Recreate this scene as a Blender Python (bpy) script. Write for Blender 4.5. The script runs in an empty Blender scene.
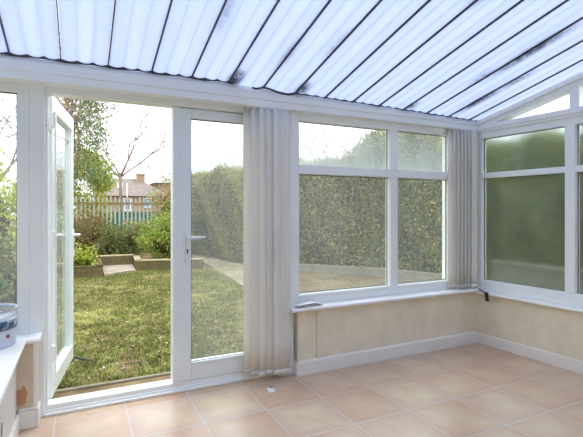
import bpy, math, random
import numpy as np
from mathutils import Vector, Matrix

PI = math.pi
rng = np.random.default_rng(7)
random.seed(7)
S = bpy.context.scene
COL = S.collection

# ------------------------------------------------------------------ helpers
def lin(r, g, b):
    f = lambda c: (c/255/12.92) if c/255 <= .04045 else ((c/255+.055)/1.055)**2.4
    return (f(r), f(g), f(b), 1.0)

class MB:
    """collects shapes that are linked as one mesh object"""
    def __init__(self): self.v = []; self.f = []
    def add(self, vs, fs):
        b = len(self.v); self.v += [tuple(p) for p in vs]; self.f += [tuple(b+i for i in q) for q in fs]
    def hexa(self, p):
        self.add(p, [(0,3,2,1),(4,5,6,7),(0,1,5,4),(1,2,6,5),(2,3,7,6),(3,0,4,7)])
    def box(self, x0,x1,y0,y1,z0,z1, T=None):
        p = [(x0,y0,z0),(x1,y0,z0),(x1,y1,z0),(x0,y1,z0),(x0,y0,z1),(x1,y0,z1),(x1,y1,z1),(x0,y1,z1)]
        if T: p = [T(*q) for q in p]
        self.hexa(p); return self
    def prism(self, poly, a, b, T):
        """poly: 2-D outline; T(u,v,w) maps outline + extrusion to space"""
        n = len(poly)
        vs = [T(u,v,a) for u,v in poly] + [T(u,v,b) for u,v in poly]
        fs = [tuple(range(n))[::-1], tuple(range(n,2*n))] + [(i,(i+1)%n,n+(i+1)%n,n+i) for i in range(n)]
        self.add(vs, fs); return self
    def tube(self, pts, r, n=8):
        pts = [Vector(p) for p in pts]
        if not hasattr(r, '__len__'): r = [r]*len(pts)
        ring = []; up = Vector((.3,.2,.93))
        for i, p in enumerate(pts):
            d = (pts[min(i+1,len(pts)-1)] - pts[max(i-1,0)]).normalized()
            a = d.cross(up)
            if a.length < .05: a = d.cross(Vector((1,0,0)))
            a.normalize(); c = d.cross(a)
            ring.append([p + (a*math.cos(2*PI*k/n) + c*math.sin(2*PI*k/n))*r[i] for k in range(n)])
        vs = [q for R_ in ring for q in R_]; fs = []
        for i in range(len(pts)-1):
            for k in range(n): fs.append((i*n+k, i*n+(k+1)%n, (i+1)*n+(k+1)%n, (i+1)*n+k))
        fs.append(tuple(range(n))[::-1]); fs.append(tuple(range((len(pts)-1)*n, len(pts)*n)))
        self.add(vs, fs); return self
    def lathe(self, prof, c, n=32):
        vs = []; m = len(prof)
        for k in range(n):
            a = 2*PI*k/n
            for r, z in prof: vs.append((c[0]+r*math.cos(a), c[1]+r*math.sin(a), c[2]+z))
        fs = [(k*m+i, ((k+1)%n)*m+i, ((k+1)%n)*m+i+1, k*m+i+1) for k in range(n) for i in range(m-1)]
        self.add(vs, fs); return self
    def ribbon(self, pts, wdir, w, t):
        """thick strap along pts; wdir = width direction"""
        pts = [Vector(p) for p in pts]; wd = Vector(wdir).normalized()*w/2; vs = []
        for i, p in enumerate(pts):
            d = (pts[min(i+1,len(pts)-1)] - pts[max(i-1,0)]).normalized()
            nn = d.cross(wd).normalized()*t/2
            vs += [p-wd-nn, p+wd-nn, p+wd+nn, p-wd+nn]
        fs = [(0,1,2,3)]
        for i in range(len(pts)-1):
            for k in range(4): fs.append((i*4+k, (i+1)*4+k, (i+1)*4+(k+1)%4, i*4+(k+1)%4))
        b = (len(pts)-1)*4; fs.append((b+3,b+2,b+1,b)); self.add(vs, fs); return self

ORG = {}
def tag(o, label=None, cat=None, group=None, kind=None):
    if label: o['label'] = label
    if cat: o['category'] = cat
    if group: o['group'] = group
    if kind: o['kind'] = kind
    return o
def empty(name, loc=(0,0,0), **k):
    o = bpy.data.objects.new(name, None); COL.objects.link(o); o.location = loc
    o.empty_display_size = .1
    ORG[o.name] = Vector(loc); return tag(o, **k)
def link(name, me, mat, parent, k, org=None):
    me.materials.append(mat)
    o = bpy.data.objects.new(name, me); COL.objects.link(o)
    if parent: o.parent = parent; ORG[o.name] = ORG[parent.name]
    else: ORG[o.name] = Vector(org or (0,0,0)); o.location = ORG[o.name]
    return tag(o, **k)
def obj(name, mb, mat, parent=None, bevel=0, smooth=False, solid=0, org=None, seg=2, **k):
    o0 = ORG[parent.name] if parent else Vector(org or (0,0,0))
    me = bpy.data.meshes.new(name)
    me.from_pydata([tuple(Vector(p)-o0) for p in mb.v], [], mb.f)
    import bmesh
    bm = bmesh.new(); bm.from_mesh(me); bmesh.ops.recalc_face_normals(bm, faces=bm.faces); bm.to_mesh(me); bm.free()
    if smooth:
        for p in me.polygons: p.use_smooth = True
    o = link(name, me, mat, parent, k, org)
    if bevel:
        m = o.modifiers.new('bevel', 'BEVEL'); m.width = bevel; m.segments = seg; m.limit_method = 'ANGLE'; m.angle_limit = .6
    if solid:
        m = o.modifiers.new('solid', 'SOLIDIFY'); m.thickness = solid; m.offset = 0
    return o
def rawmesh(name, V, F, mat, parent=None, org=None, **k):
    """big numpy meshes; F is (n, 3|4)"""
    o0 = ORG[parent.name] if parent else Vector(org or (0,0,0))
    V = np.asarray(V, np.float32) - np.array(o0, np.float32); F = np.asarray(F, np.int32)
    me = bpy.data.meshes.new(name); n, c = F.shape
    me.vertices.add(len(V)); me.vertices.foreach_set('co', V.ravel())
    me.loops.add(n*c); me.loops.foreach_set('vertex_index', F.ravel())
    me.polygons.add(n); me.polygons.foreach_set('loop_start', np.arange(0, n*c, c, dtype=np.int32))
    me.polygons.foreach_set('loop_total', np.full(n, c, np.int32))
    me.update(calc_edges=True); me.validate()
    return link(name, me, mat, parent, k, org)

# ------------------------------------------------------------------ materials
class NT:
    def __init__(self, name):
        self.m = bpy.data.materials.new(name); self.m.use_nodes = True
        self.t = self.m.node_tree; self.t.nodes.clear()
        self.out = self.n('ShaderNodeOutputMaterial')
    def n(self, typ, **k):
        x = self.t.nodes.new(typ)
        for a, b in k.items(): setattr(x, a, b)
        return x
    def l(self, a, b): self.t.links.new(a, b)
    def put(self, sock, v):
        if hasattr(v, 'is_output'): self.l(v, sock)
        else: sock.default_value = v
    def math(self, op, a, b=None, c=None, clamp=False):
        x = self.n('ShaderNodeMath', operation=op, use_clamp=clamp)
        self.put(x.inputs[0], a)
        if b is not None: self.put(x.inputs[1], b)
        if c is not None: self.put(x.inputs[2], c)
        return x.outputs[0]
    def mix(self, f, a, b):
        x = self.n('ShaderNodeMix', data_type='RGBA')
        self.put(x.inputs['Factor'], f); self.put(x.inputs[6], a); self.put(x.inputs[7], b)
        return x.outputs[2]
    def ramp(self, f, stops, mode='LINEAR'):
        x = self.n('ShaderNodeValToRGB'); cr = x.color_ramp; cr.interpolation = mode
        cr.elements.remove(cr.elements[1]); cr.elements[0].position = stops[0][0]; cr.elements[0].color = stops[0][1]
        for p, c in stops[1:]: cr.elements.new(p).color = c
        self.put(x.inputs[0], f); return x.outputs[0]
    def noise(self, vec, scale, detail=3, rough=.5, out=0):
        x = self.n('ShaderNodeTexNoise'); self.put(x.inputs['Vector'], vec)
        x.inputs['Scale'].default_value = scale; x.inputs['Detail'].default_value = detail; x.inputs['Roughness'].default_value = rough
        return x.outputs[out]
    def pos(self): return self.n('ShaderNodeNewGeometry').outputs['Position']
    def vmul(self, v, s):
        x = self.n('ShaderNodeVectorMath', operation='MULTIPLY'); self.l(v, x.inputs[0]); x.inputs[1].default_value = s; return x.outputs[0]
    def bsdf(self, col, rough=.5, spec=.5, **k):
        x = self.n('ShaderNodeBsdfPrincipled'); self.put(x.inputs['Base Color'], col); self.put(x.inputs['Roughness'], rough)
        x.inputs['Specular IOR Level'].default_value = spec
        for a, b in k.items(): self.put(x.inputs[a], b)
        return x
    def bump(self, h, s, d=.01):
        x = self.n('ShaderNodeBump'); x.inputs['Strength'].default_value = s; x.inputs['Distance'].default_value = d
        self.l(h, x.inputs['Height']); return x.outputs[0]
    def mixs(self, f, a, b):
        x = self.n('ShaderNodeMixShader'); self.put(x.inputs[0], f); self.l(a, x.inputs[1]); self.l(b, x.inputs[2]); return x.outputs[0]
    def done(self, s):
        self.l(s, self.out.inputs[0]); return self.m

def plain(name, c, rough=.5, var=.06, scale=6, spec=.5, metal=0, bump=0):
    t = NT(name); p = t.pos(); c = lin(*c)
    n = t.noise(p, scale, 4)
    lo = tuple(x*(1-var) for x in c[:3])+(1,); hi = tuple(min(1, x*(1+var)) for x in c[:3])+(1,)
    b = t.bsdf(t.ramp(n, [(.3, lo), (.7, hi)]), rough, spec, Metallic=metal)
    if bump: t.l(t.bump(t.noise(p, scale*6, 3), bump), b.inputs['Normal'])
    return t.done(b.outputs[0])

M = {}
M['upvc'] = plain('white_upvc', (241,244,242), .35, .03, 3)
M['upvc_beam'] = plain('white_upvc_beam', (239,243,242), .4, .04, 2)
M['door_white'] = plain('white_door_upvc', (236,243,243), .3, .02, 3)
M['sill'] = plain('white_sill', (244,243,243), .35, .03, 5)
M['skirt'] = plain('white_gloss_paint', (240,238,233), .35, .04, 5)
M['handle'] = plain('white_handle', (240,240,244), .25, .02)
M['black'] = plain('black_rubber', (22,22,25), .6, .2, 20)
M['seam'] = plain('dark_seal', (66,64,72), .7, .25, 12)
M['gasket'] = plain('grey_gasket', (70,74,78), .6, .1)
M['metal'] = plain('steel', (150,150,150), .35, .1, metal=1)
M['cord'] = plain('grey_cord', (150,158,165), .7, .1)
M['dark_hole'] = plain('dark_keyhole', (30,30,32), .7)

def floor_mat():
    t = NT('terracotta_tiles'); p = t.pos(); sp = t.n('ShaderNodeSeparateXYZ'); t.l(p, sp.inputs[0])
    P_ = .405
    u = t.math('DIVIDE', t.math('SUBTRACT', sp.outputs[0], .268), P_); v = t.math('DIVIDE', t.math('SUBTRACT', sp.outputs[1], 2.573), P_)
    du = t.math('ABSOLUTE', t.math('SUBTRACT', t.math('FRACT', u), .5)); dv = t.math('ABSOLUTE', t.math('SUBTRACT', t.math('FRACT', v), .5))
    e = t.math('SUBTRACT', .5, t.math('MAXIMUM', du, dv))          # 0 at the joint
    e = t.math('ADD', e, t.math('MULTIPLY', t.math('SUBTRACT', t.noise(p, 18, 3), .5), .006))
    g = t.n('ShaderNodeMapRange'); t.put(g.inputs[0], e); g.inputs[1].default_value = .009; g.inputs[2].default_value = .017
    g = g.outputs[0]
    cid = t.n('ShaderNodeCombineXYZ'); t.put(cid.inputs[0], t.math('FLOOR', u)); t.put(cid.inputs[1], t.math('FLOOR', v))
    wn = t.n('ShaderNodeTexWhiteNoise', noise_dimensions='2D'); t.l(cid.outputs[0], wn.inputs[0])
    off = t.n('ShaderNodeVectorMath', operation='MULTIPLY_ADD'); t.l(wn.outputs['Color'], off.inputs[0]); off.inputs[1].default_value = (9,9,9); t.l(p, off.inputs[2])
    mott = t.noise(off.outputs[0], 4.5, 4, .55)
    base = t.ramp(mott, [(.28, lin(196,162,134)), (.42, lin(207,178,150)), (.55, lin(214,192,163)), (.7, lin(220,206,180))])
    tint = t.ramp(wn.outputs['Value'], [(0, lin(202,166,142)), (.35, lin(213,188,156)), (.65, lin(210,182,162)), (1, lin(220,202,168))])
    c = t.mix(.45, base, tint)
    ed = t.n('ShaderNodeMapRange'); t.put(ed.inputs[0], t.math('ADD', e, t.math('MULTIPLY', t.math('SUBTRACT', t.noise(off.outputs[0], 7, 3), .5), .34)))
    ed.inputs[1].default_value = .02; ed.inputs[2].default_value = .26; ed.inputs[3].default_value = .62; ed.inputs[4].default_value = 0
    c = t.mix(ed.outputs[0], c, t.ramp(wn.outputs['Value'], [(0, lin(194,154,134)), (.5, lin(202,162,130)), (1, lin(196,162,150))]))
    c = t.mix(g, lin(204,198,188), c)
    b = t.bsdf(c, .3, .55)
    t.l(t.bump(g, .3, .003), b.inputs['Normal'])
    return t.done(b.outputs[0])
M['floor'] = floor_mat()

def plaster(name, c, patches=()):
    t = NT(name); p = t.pos()
    n = t.noise(p, 5, 5, .6); c0 = lin(*c); d = tuple(x*.86 for x in c0[:3])+(1,)
    col = t.ramp(n, [(.3, d), (.62, c0)])
    sm = t.noise(t.vmul(p, (1.2,1.2,3)), 6, 3)
    col = t.mix(t.ramp(sm, [(.62, (0,0,0,1)), (.85, (.16,.16,.16,1))]), col, lin(150,135,118))
    for (ctr, rad, pc) in patches:
        sub = t.n('ShaderNodeVectorMath', operation='SUBTRACT'); t.l(p, sub.inputs[0]); sub.inputs[1].default_value = ctr
        sc = t.n('ShaderNodeVectorMath', operation='DIVIDE'); t.l(sub.outputs[0], sc.inputs[0]); sc.inputs[1].default_value = rad
        ln = t.n('ShaderNodeVectorMath', operation='LENGTH'); t.l(sc.outputs[0], ln.inputs[0])
        d_ = t.math('ADD', ln.outputs['Value'], t.math('MULTIPLY', t.math('SUBTRACT', t.noise(p, 28, 3), .5), 1.3))
        mr = t.n('ShaderNodeMapRange'); t.put(mr.inputs[0], d_); mr.inputs[1].default_value = 1.0; mr.inputs[2].default_value = .93
        col = t.mix(mr.outputs[0], col, lin(*pc))
    b = t.bsdf(col, .75, .2); t.l(t.bump(t.noise(p, 30, 4), .12), b.inputs['Normal'])
    return t.done(b.outputs[0])
M['plaster'] = plaster('cream_plaster', (240,232,208))
M['plaster_stub'] = plaster('peeling_plaster', (222,206,180), [((-.313,2.98,.185),(.034,.2,.055),(194,148,112)), ((-.302,2.98,.225),(.014,.1,.04),(194,150,114))])
M['plaster_left'] = plaster('painted_plaster_left', (224,220,216), [((-.33,2.33,.2),(.1,.05,.06),(120,122,126)), ((-.33,2.45,.24),(.1,.03,.04),(130,130,134))])
M['house_wall'] = plaster('rendered_wall', (245,244,241))

def roof_mat():
    t = NT('polycarbonate'); p = t.pos()
    # fine flutes along the fall of the roof
    sp = t.n('ShaderNodeSeparateXYZ'); t.l(p, sp.inputs[0])
    n = t.noise(t.vmul(p, (14, .8, .8)), 1, 2)
    col = t.ramp(n, [(.3, (.59,.645,.785,1)), (.7, (.625,.675,.81,1))])
    # mould and grime marks, each with its own place on the sheets
    grime = None
    for cx, cy, rx, ry, k in [(.99,2.93,.05,.10,1.0), (1.51,2.92,.045,.09,.9), (1.22,2.55,.03,.18,.45), (1.47,2.35,.03,.14,.35), (2.02,1.72,.04,.10,.3),
                              (2.57,2.90,.04,.06,.8), (2.84,2.0,.05,.25,.9), (2.80,2.35,.04,.12,.5), (3.10,2.65,.04,.20,1.0), (3.12,2.3,.03,.12,.6), (.72,2.3,.02,.15,.3)]:
        sub = t.n('ShaderNodeVectorMath', operation='SUBTRACT'); t.l(p, sub.inputs[0]); sub.inputs[1].default_value = (cx,cy,0)
        sc = t.n('ShaderNodeVectorMath', operation='MULTIPLY'); t.l(sub.outputs[0], sc.inputs[0]); sc.inputs[1].default_value = (1/rx,1/ry,0)
        ln = t.n('ShaderNodeVectorMath', operation='LENGTH'); t.l(sc.outputs[0], ln.inputs[0])
        mr = t.n('ShaderNodeMapRange'); t.put(mr.inputs[0], ln.outputs['Value']); mr.inputs[1].default_value = 1.5; mr.inputs[2].default_value = .35; mr.inputs[4].default_value = k
        grime = mr.outputs[0] if grime is None else t.math('MAXIMUM', grime, mr.outputs[0])
    gn = t.ramp(t.noise(p, 22, 5, .65), [(.32, (0,0,0,1)), (.54, (1,1,1,1))])
    grime = t.math('MULTIPLY', grime, gn)
    col = t.mix(t.math('MULTIPLY', grime, .95), col, lin(50,62,74))
    tr = t.n('ShaderNodeBsdfTranslucent'); t.l(col, tr.inputs[0])
    df = t.n('ShaderNodeBsdfDiffuse'); t.l(col, df.inputs[0])
    gl = t.n('ShaderNodeBsdfGlossy'); gl.inputs['Roughness'].default_value = .25
    s = t.mixs(.26, tr.outputs[0], df.outputs[0])
    fr = t.n('ShaderNodeFresnel'); fr.inputs[0].default_value = 1.5
    s = t.mixs(t.math('MULTIPLY', fr.outputs[0], t.math('SUBTRACT', 1.0, t.n('ShaderNodeNewGeometry').outputs['Backfacing'])), s, gl.outputs[0])
    return t.done(s)
M['roof'] = roof_mat()
def rib_shade_mat():  # strips between lobes: thicker rib, with groove shading put into the colour
    t = NT('polycarbonate_rib_shade'); a = t.n('ShaderNodeBsdfTranslucent'); a.inputs[0].default_value = (.42,.47,.68,1)
    b = t.n('ShaderNodeBsdfDiffuse'); b.inputs[0].default_value = (.6,.64,.8,1); return t.done(t.mixs(.15, a.outputs[0], b.outputs[0]))
M['roof_rib_shade'] = rib_shade_mat()

def glass(name, haze=0.0, tint=(.97,.99,.98), hz=(0,3), streak=0, hcol=(215,222,224), noise=.5, zramp=None, refl=1.0):
    """clear pane; haze = dried drips and condensation lying on the pane"""
    t = NT(name); p = t.pos()
    tp = t.n('ShaderNodeBsdfTransparent'); tp.inputs[0].default_value = tint+(1,)
    gl = t.n('ShaderNodeBsdfGlossy'); gl.inputs['Roughness'].default_value = .02
    fr = t.n('ShaderNodeFresnel'); fr.inputs[0].default_value = 1.42
    front = t.math('SUBTRACT', 1.0, t.n('ShaderNodeNewGeometry').outputs['Backfacing'])      # one reflection per face met from outside
    s = t.mixs(t.math('MULTIPLY', t.math('MULTIPLY', fr.outputs[0], refl*1.6), front, clamp=True), tp.outputs[0], gl.outputs[0])
    if haze:
        n = t.noise(t.vmul(p, (7,7,.9 if streak else 5)), 1, 4, .6)
        f = t.math('ADD', 1-noise, t.math('MULTIPLY', n, 2*noise))
        f = t.math('MULTIPLY', f, haze)
        if zramp:
            sp = t.n('ShaderNodeSeparateXYZ'); t.l(p, sp.inputs[0])
            mr = t.n('ShaderNodeMapRange'); t.put(mr.inputs[0], sp.outputs[2])
            mr.inputs[1].default_value, mr.inputs[2].default_value, mr.inputs[3].default_value, mr.inputs[4].default_value = zramp
            f = t.math('MULTIPLY', f, mr.outputs[0])
        tl = t.n('ShaderNodeBsdfTranslucent'); tl.inputs[0].default_value = lin(*hcol)
        df = t.n('ShaderNodeBsdfDiffuse'); df.inputs[0].default_value = lin(*hcol)
        h = t.mixs(.35, tl.outputs[0], df.outputs[0])
        s = t.mixs(t.math('MINIMUM', f, .95), s, h)
    return t.done(s)
M['glass'] = glass('clear_glass', refl=.6)
M['glass_door'] = glass('door_glass', .10, streak=1)
M['glass_leaf'] = glass('open_door_glass', .14, (.93,.97,.95))
M['glass_low'] = glass('dusty_glass', .08, streak=1)
M['glass_top'] = glass('misted_top_glass', .26, (.95,.98,.98), streak=1, hcol=(222,232,234), zramp=(1.62, 1.98, 1.35, .75))

def misted():
    """failed double glazing: water film between the panes scatters what is behind"""
    t = NT('fogged_double_glazing'); p = t.pos()
    g = t.n('ShaderNodeBsdfGlass'); g.inputs['IOR'].default_value = 1.3; g.inputs['Color'].default_value = (.70,.76,.745,1)
    n = t.noise(p, 3.0, 3); t.put(g.inputs['Roughness'], t.math('ADD', .09, t.math('MULTIPLY', n, .1)))
    tp = t.n('ShaderNodeBsdfTransparent'); tp.inputs[0].default_value = (.9,.95,.92,1)
    tl = t.n('ShaderNodeBsdfTranslucent'); tl.inputs[0].default_value = lin(190,205,195)
    return t.done(t.mixs(.06, g.outputs[0], tl.outputs[0]))
M['glass_fog'] = misted()

def leafmat(name, cols, trans=.3, rough=.55):
    t = NT(name); r = t.n('ShaderNodeNewGeometry').outputs['Random Per Island']
    n = len(cols); col = t.ramp(r, [((i+.0)/n, lin(*c)) for i, c in enumerate(cols)], 'LINEAR')
    b = t.bsdf(col, rough, .25); tl = t.n('ShaderNodeBsdfTranslucent'); t.l(col, tl.inputs[0])
    return t.done(t.mixs(trans, b.outputs[0], tl.outputs[0]))
M['hedge_gold'] = leafmat('olive_hedge_leaves', [(136,130,86),(166,152,104),(122,130,80),(180,166,118),(142,148,90),(108,116,72),(192,176,112),(128,140,86)])
M['hedge_green'] = leafmat('green_hedge_leaves', [(124,136,80),(150,150,92),(108,130,72),(166,156,104),(132,150,84),(96,114,64),(180,172,104)])
M['hedge_side'] = leafmat('dark_hedge_leaves', [(112,122,88),(138,142,98),(96,108,80),(150,140,96),(122,130,92),(140,120,84)])
M['holly'] = leafmat('holly_leaves', [(80,118,70),(104,142,88),(70,104,62),(124,152,100),(146,148,108)])
M['olive_twig'] = leafmat('olive_twig_leaves', [(168,156,120),(186,172,134),(146,144,108),(174,152,120)])
M['lime'] = leafmat('yellow_green_leaves', [(170,182,64),(150,168,58),(196,200,92),(124,144,52),(176,176,76)])
M['shrub_dark'] = leafmat('mid_green_leaves', [(78,104,54),(100,124,64),(62,84,46),(120,130,72),(140,134,88)])
M['shrub_bright'] = leafmat('bright_green_leaves', [(104,142,52),(128,160,64),(82,116,44),(152,174,80),(180,176,96)])
M['variegated'] = leafmat('variegated_leaves', [(160,170,60),(128,148,50),(210,208,110),(96,120,44)])
M['straw'] = leafmat('brown_straw_blades', [(152,122,84),(130,100,66),(172,144,100),(112,102,64),(122,120,70)])
M['tall_bush'] = leafmat('tall_bush_leaves', [(136,160,96),(156,172,108),(118,142,86),(172,174,118),(178,134,98)])
M['grassblade'] = leafmat('lawn_grass_blades', [(100,116,50),(132,140,66),(66,82,36),(162,160,96),(84,100,42),(126,106,74),(116,130,56),(74,84,44)], .3)
M['fallen'] = leafmat('fallen_leaf_litter', [(146,108,80),(170,134,100),(108,84,64),(196,174,146),(160,140,118),(124,106,84)], .1)
M['flower'] = leafmat('yellow_flowers', [(226,186,48),(236,204,70),(214,164,40)], .3)
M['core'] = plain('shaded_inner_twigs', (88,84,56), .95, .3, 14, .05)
M['bark'] = plain('grey_brown_bark', (126,114,102), .9, .2, 14, .1, bump=.3)
M['twig'] = plain('pale_twigs', (146,134,126), .9, .15, 8, .1)
M['redtwig'] = plain('reddish_twigs', (176,146,136), .9, .15, 8, .1)
M['stem'] = plain('brown_stems', (108,84,60), .9, .2, 12, .1)
M['redstem'] = plain('reddish_stems', (150,88,62), .85, .2, 12, .1)

def ground_mat(name, stops, scale, bump=.4, rough=.95):
    t = NT(name); p = t.pos(); n = t.noise(p, scale, 6, .65)
    b = t.bsdf(t.ramp(n, stops), rough, .15); t.l(t.bump(t.noise(p, scale*5, 4), bump, .02), b.inputs['Normal'])
    return t.done(b.outputs[0])
M['soil'] = ground_mat('damp_soil', [(.3, lin(84,70,52)), (.5, lin(124,106,80)), (.7, lin(150,132,100))], 3)
M['lawn'] = ground_mat('mossy_turf', [(.3, lin(104,86,68)), (.42, lin(108,100,64)), (.52, lin(116,118,62)), (.7, lin(132,132,74))], 3.4)
M['slab'] = ground_mat('worn_paving', [(.3, lin(126,118,104)), (.55, lin(156,148,134)), (.75, lin(172,166,154))], 2, .2)
M['path'] = ground_mat('mossy_path', [(.3, lin(112,104,84)), (.55, lin(140,132,112)), (.75, lin(158,150,132))], 1.6, .2)
M['patio'] = ground_mat('leaf_strewn_patio', [(.3, lin(84,74,56)), (.5, lin(108,98,76)), (.72, lin(128,118,96))], 2.4, .3)
M['kerb'] = ground_mat('concrete_kerb', [(.3, lin(112,110,98)), (.7, lin(140,136,124))], 4, .2)
M['edging'] = ground_mat('weathered_edging', [(.3, lin(120,114,98)), (.7, lin(160,152,134))], 6, .3)
def stone():
    t = NT('coursed_garden_stone'); p = t.pos()
    br = t.n('ShaderNodeTexBrick'); 
    rot = t.n('ShaderNodeMapping'); rot.inputs['Rotation'].default_value = (PI/2,0,0); t.l(p, rot.inputs[0]); t.l(rot.outputs[0], br.inputs[0])
    br.inputs['Color1'].default_value = lin(112,98,74); br.inputs['Color2'].default_value = lin(94,84,62); br.inputs['Mortar'].default_value = lin(82,76,58)
    br.inputs['Scale'].default_value = 2.2; br.inputs['Mortar Size'].default_value = .012
    c = t.mix(t.ramp(t.noise(p, 5, 6, .7), [(.35, (0,0,0,1)), (.65, (1,1,1,1))]), br.outputs[0], t.mix(t.noise(p, 11, 4), lin(62,60,40), lin(128,118,84)))
    b = t.bsdf(c, .95, .1); t.l(t.bump(t.noise(p, 16, 4), .4, .02), b.inputs['Normal']); return t.done(b.outputs[0])
M['stone'] = stone()
M['capstone'] = plain('pale_capping', (164,154,124), .9, .12, 6, .1)
M['pale'] = plain('weathered_palisade', (176,186,176), .8, .12, 3, .15)
M['railwood'] = plain('mossy_rail', (142,126,78), .85, .2, 5, .1)
M['teal'] = plain('teal_boards', (62,112,100), .8, .15, 3, .15)
M['brickwarm'] = None
def brick():
    t = NT('warm_brickwork'); p = t.pos(); br = t.n('ShaderNodeTexBrick')
    rot = t.n('ShaderNodeMapping'); rot.inputs['Rotation'].default_value = (PI/2,0,0); t.l(p, rot.inputs[0]); t.l(rot.outputs[0], br.inputs[0])
    br.inputs['Color1'].default_value = lin(150,130,110); br.inputs['Color2'].default_value = lin(138,118,100); br.inputs['Mortar'].default_value = lin(184,172,158)
    br.inputs['Scale'].default_value = 4; br.inputs['Mortar Size'].default_value = .01
    return t.done(t.bsdf(br.outputs[0], .9, .1).outputs[0])
M['brickwarm'] = brick()
M['rooftile'] = plain('brown_roof_tiles', (122,114,108), .9, .14, 2.5, .1)
M['slate'] = plain('pale_grey_slates', (166,170,176), .8, .06, 1, .2)
M['housewhite'] = plain('white_joinery', (226,228,232), .5, .03)
M['housepane'] = plain('blue_grey_panes', (120,140,170), .15, .1)
def fabric():
    t = NT('blind_fabric'); p = t.pos()
    w = t.noise(t.vmul(p, (160,160,420)), 1, 2); c = t.ramp(w, [(.3, lin(244,242,234)), (.7, lin(252,250,244))])
    dirt = t.noise(t.vmul(p, (9,9,2)), 1, 4); c = t.mix(t.ramp(dirt, [(.55, (0,0,0,1)), (.8, (.25,.25,.25,1))]), c, lin(196,186,172))
    b = t.bsdf(c, .85, .15); tl = t.n('ShaderNodeBsdfTranslucent'); t.l(c, tl.inputs[0])
    return t.done(t.mixs(.3, b.outputs[0], tl.outputs[0]))
M['fabric'] = fabric()
M['hem'] = plain('blind_hem', (226,222,214), .8, .05, 20, .1)
M['tub'] = plain('cloudy_plastic', (200,208,222), .3, .06, 9)
def tublabel():
    t = NT('blue_printed_band'); p = t.pos()
    n = t.noise(t.vmul(p, (22,22,40)), 1, 5, .7)
    return t.done(t.bsdf(t.ramp(n, [(.36, lin(30,58,92)), (.5, lin(44,84,116)), (.56, lin(176,190,206)), (.66, lin(206,212,222))]), .3).outputs[0])
def clearp():
    t = NT('clear_plastic'); a = t.n('ShaderNodeBsdfTransparent'); b = t.bsdf(lin(205,214,224), .25); return t.done(t.mixs(.38, a.outputs[0], b.outputs[0]))
M['clear_plastic'] = clearp()
M['tublabel'] = tublabel()
M['paint'] = plain('white_emulsion', (232,234,238), .4, .03)
M['rust'] = plain('rust_mark', (140,90,78), .8)
M['paper'] = plain('white_paper', (236,236,238), .8, .02)
M['crumb'] = plain('dark_smudge', (72,64,58), .9)

# ------------------------------------------------------------------ room shell
STR = dict(kind='structure')
obj('floor', MB().box(-.75,4.9,-3.7,3.2,-.12,0), M['floor'], label='pale terracotta tiled floor of the conservatory', cat='floor', **STR)

B = math.radians(5.2)
Wd = Vector((math.sin(B), -math.cos(B), 0)); Wn = Vector((math.cos(B), math.sin(B), 0)); W0 = Vector((3.446, 2.981, 0))
def RW(s, n, z): return W0 + Wd*s + Wn*n + Vector((0,0,z))      # right wall: s towards the house, n outwards

# eave height along x; the roof rises towards the house
SL = .24
def eave(x):
    xs = [-.9, -.4, .95, 1.25, 1.5, 2.3, 3.45, 5]; zs = [2.19, 2.19, 2.197, 2.19, 2.181, 2.168, 2.143, 2.115]
    return float(np.interp(x, xs, zs))
def roofz(x, y): return eave(x) + SL*(2.98-y)

# front dwarf wall
mb = MB(); mb.box(1.515,1.676,2.995,3.24,0,.503); mb.box(1.682,3.9,2.995,3.24,0,.503); mb.box(1.67,1.69,3.004,3.2,0,.5)
obj('wall_front', mb, M['plaster'], label='low cream plastered wall under the front window', cat='wall', **STR)
mb = MB(); mb.box(1.5195,3.46,2.981,3.0,0,.1); mb.box(1.50,1.519,2.981,3.1,0,.1)
mb.prism([(2.981,.1),(3.0,.1),(3.0,.112),(2.99,.112)], 1.5195, 3.46, lambda u,v,w:(w,u,v))
obj('baseboard_front', mb, M['skirt'], bevel=.003, label='white skirting board under the front window', cat='skirting board', **STR)
# left stub + left dwarf wall
obj('wall_stub', MB().box(-.62,-.232,2.98,3.2,0,.505), M['plaster_stub'], label='stub of peeling plaster wall left of the open door', cat='wall', **STR)
mb = MB(); mb.box(-.325,-.2365,2.962,2.985,0,.105); mb.box(-.236,-.22,2.962,3.09,0,.112)
mb.prism([(-.325,.105),(-.22,.105),(-.225,.118),(-.325,.118)], 2.97, 2.985, lambda u,v,w:(u,w,v))
obj('baseboard_stub', mb, M['skirt'], bevel=.004, label='white skirting block on the wall stub by the open door', cat='skirting board', **STR)
obj('trim_1', MB().box(-.252,-.229,2.976,2.99,.118,.505), M['skirt'], bevel=.003, label='white corner bead on the edge of the peeling wall stub', cat='trim', **STR)
obj('wall_left', MB().box(-.72,-.335,-3.6,2.98,0,.505), M['plaster_left'], label='low white painted wall at the left edge', cat='wall', **STR)
mb = MB(); mb.box(-.34,-.318,-3.6,2.962,0,.1)
obj('baseboard_left', mb, M['skirt'], bevel=.004, label='white skirting board along the left wall', cat='skirting board', **STR)
# right dwarf wall
obj('wall_right', MB().box(-.02,6.62,.015,.26,0,.487,RW), M['plaster'], label='low cream plastered wall under the right window', cat='wall', **STR)
mb = MB(); mb.box(0,6.6,0,.02,0,.098,RW)
obj('baseboard_right', mb, M['skirt'], bevel=.003, label='white skirting board along the right wall', cat='skirting board', **STR)
# house wall behind the camera
obj('wall_back', MB().box(-.9,5.0,-3.8,-3.6,-.1,3.9), M['house_wall'], label='rendered house wall behind the room', cat='wall', **STR)

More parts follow.
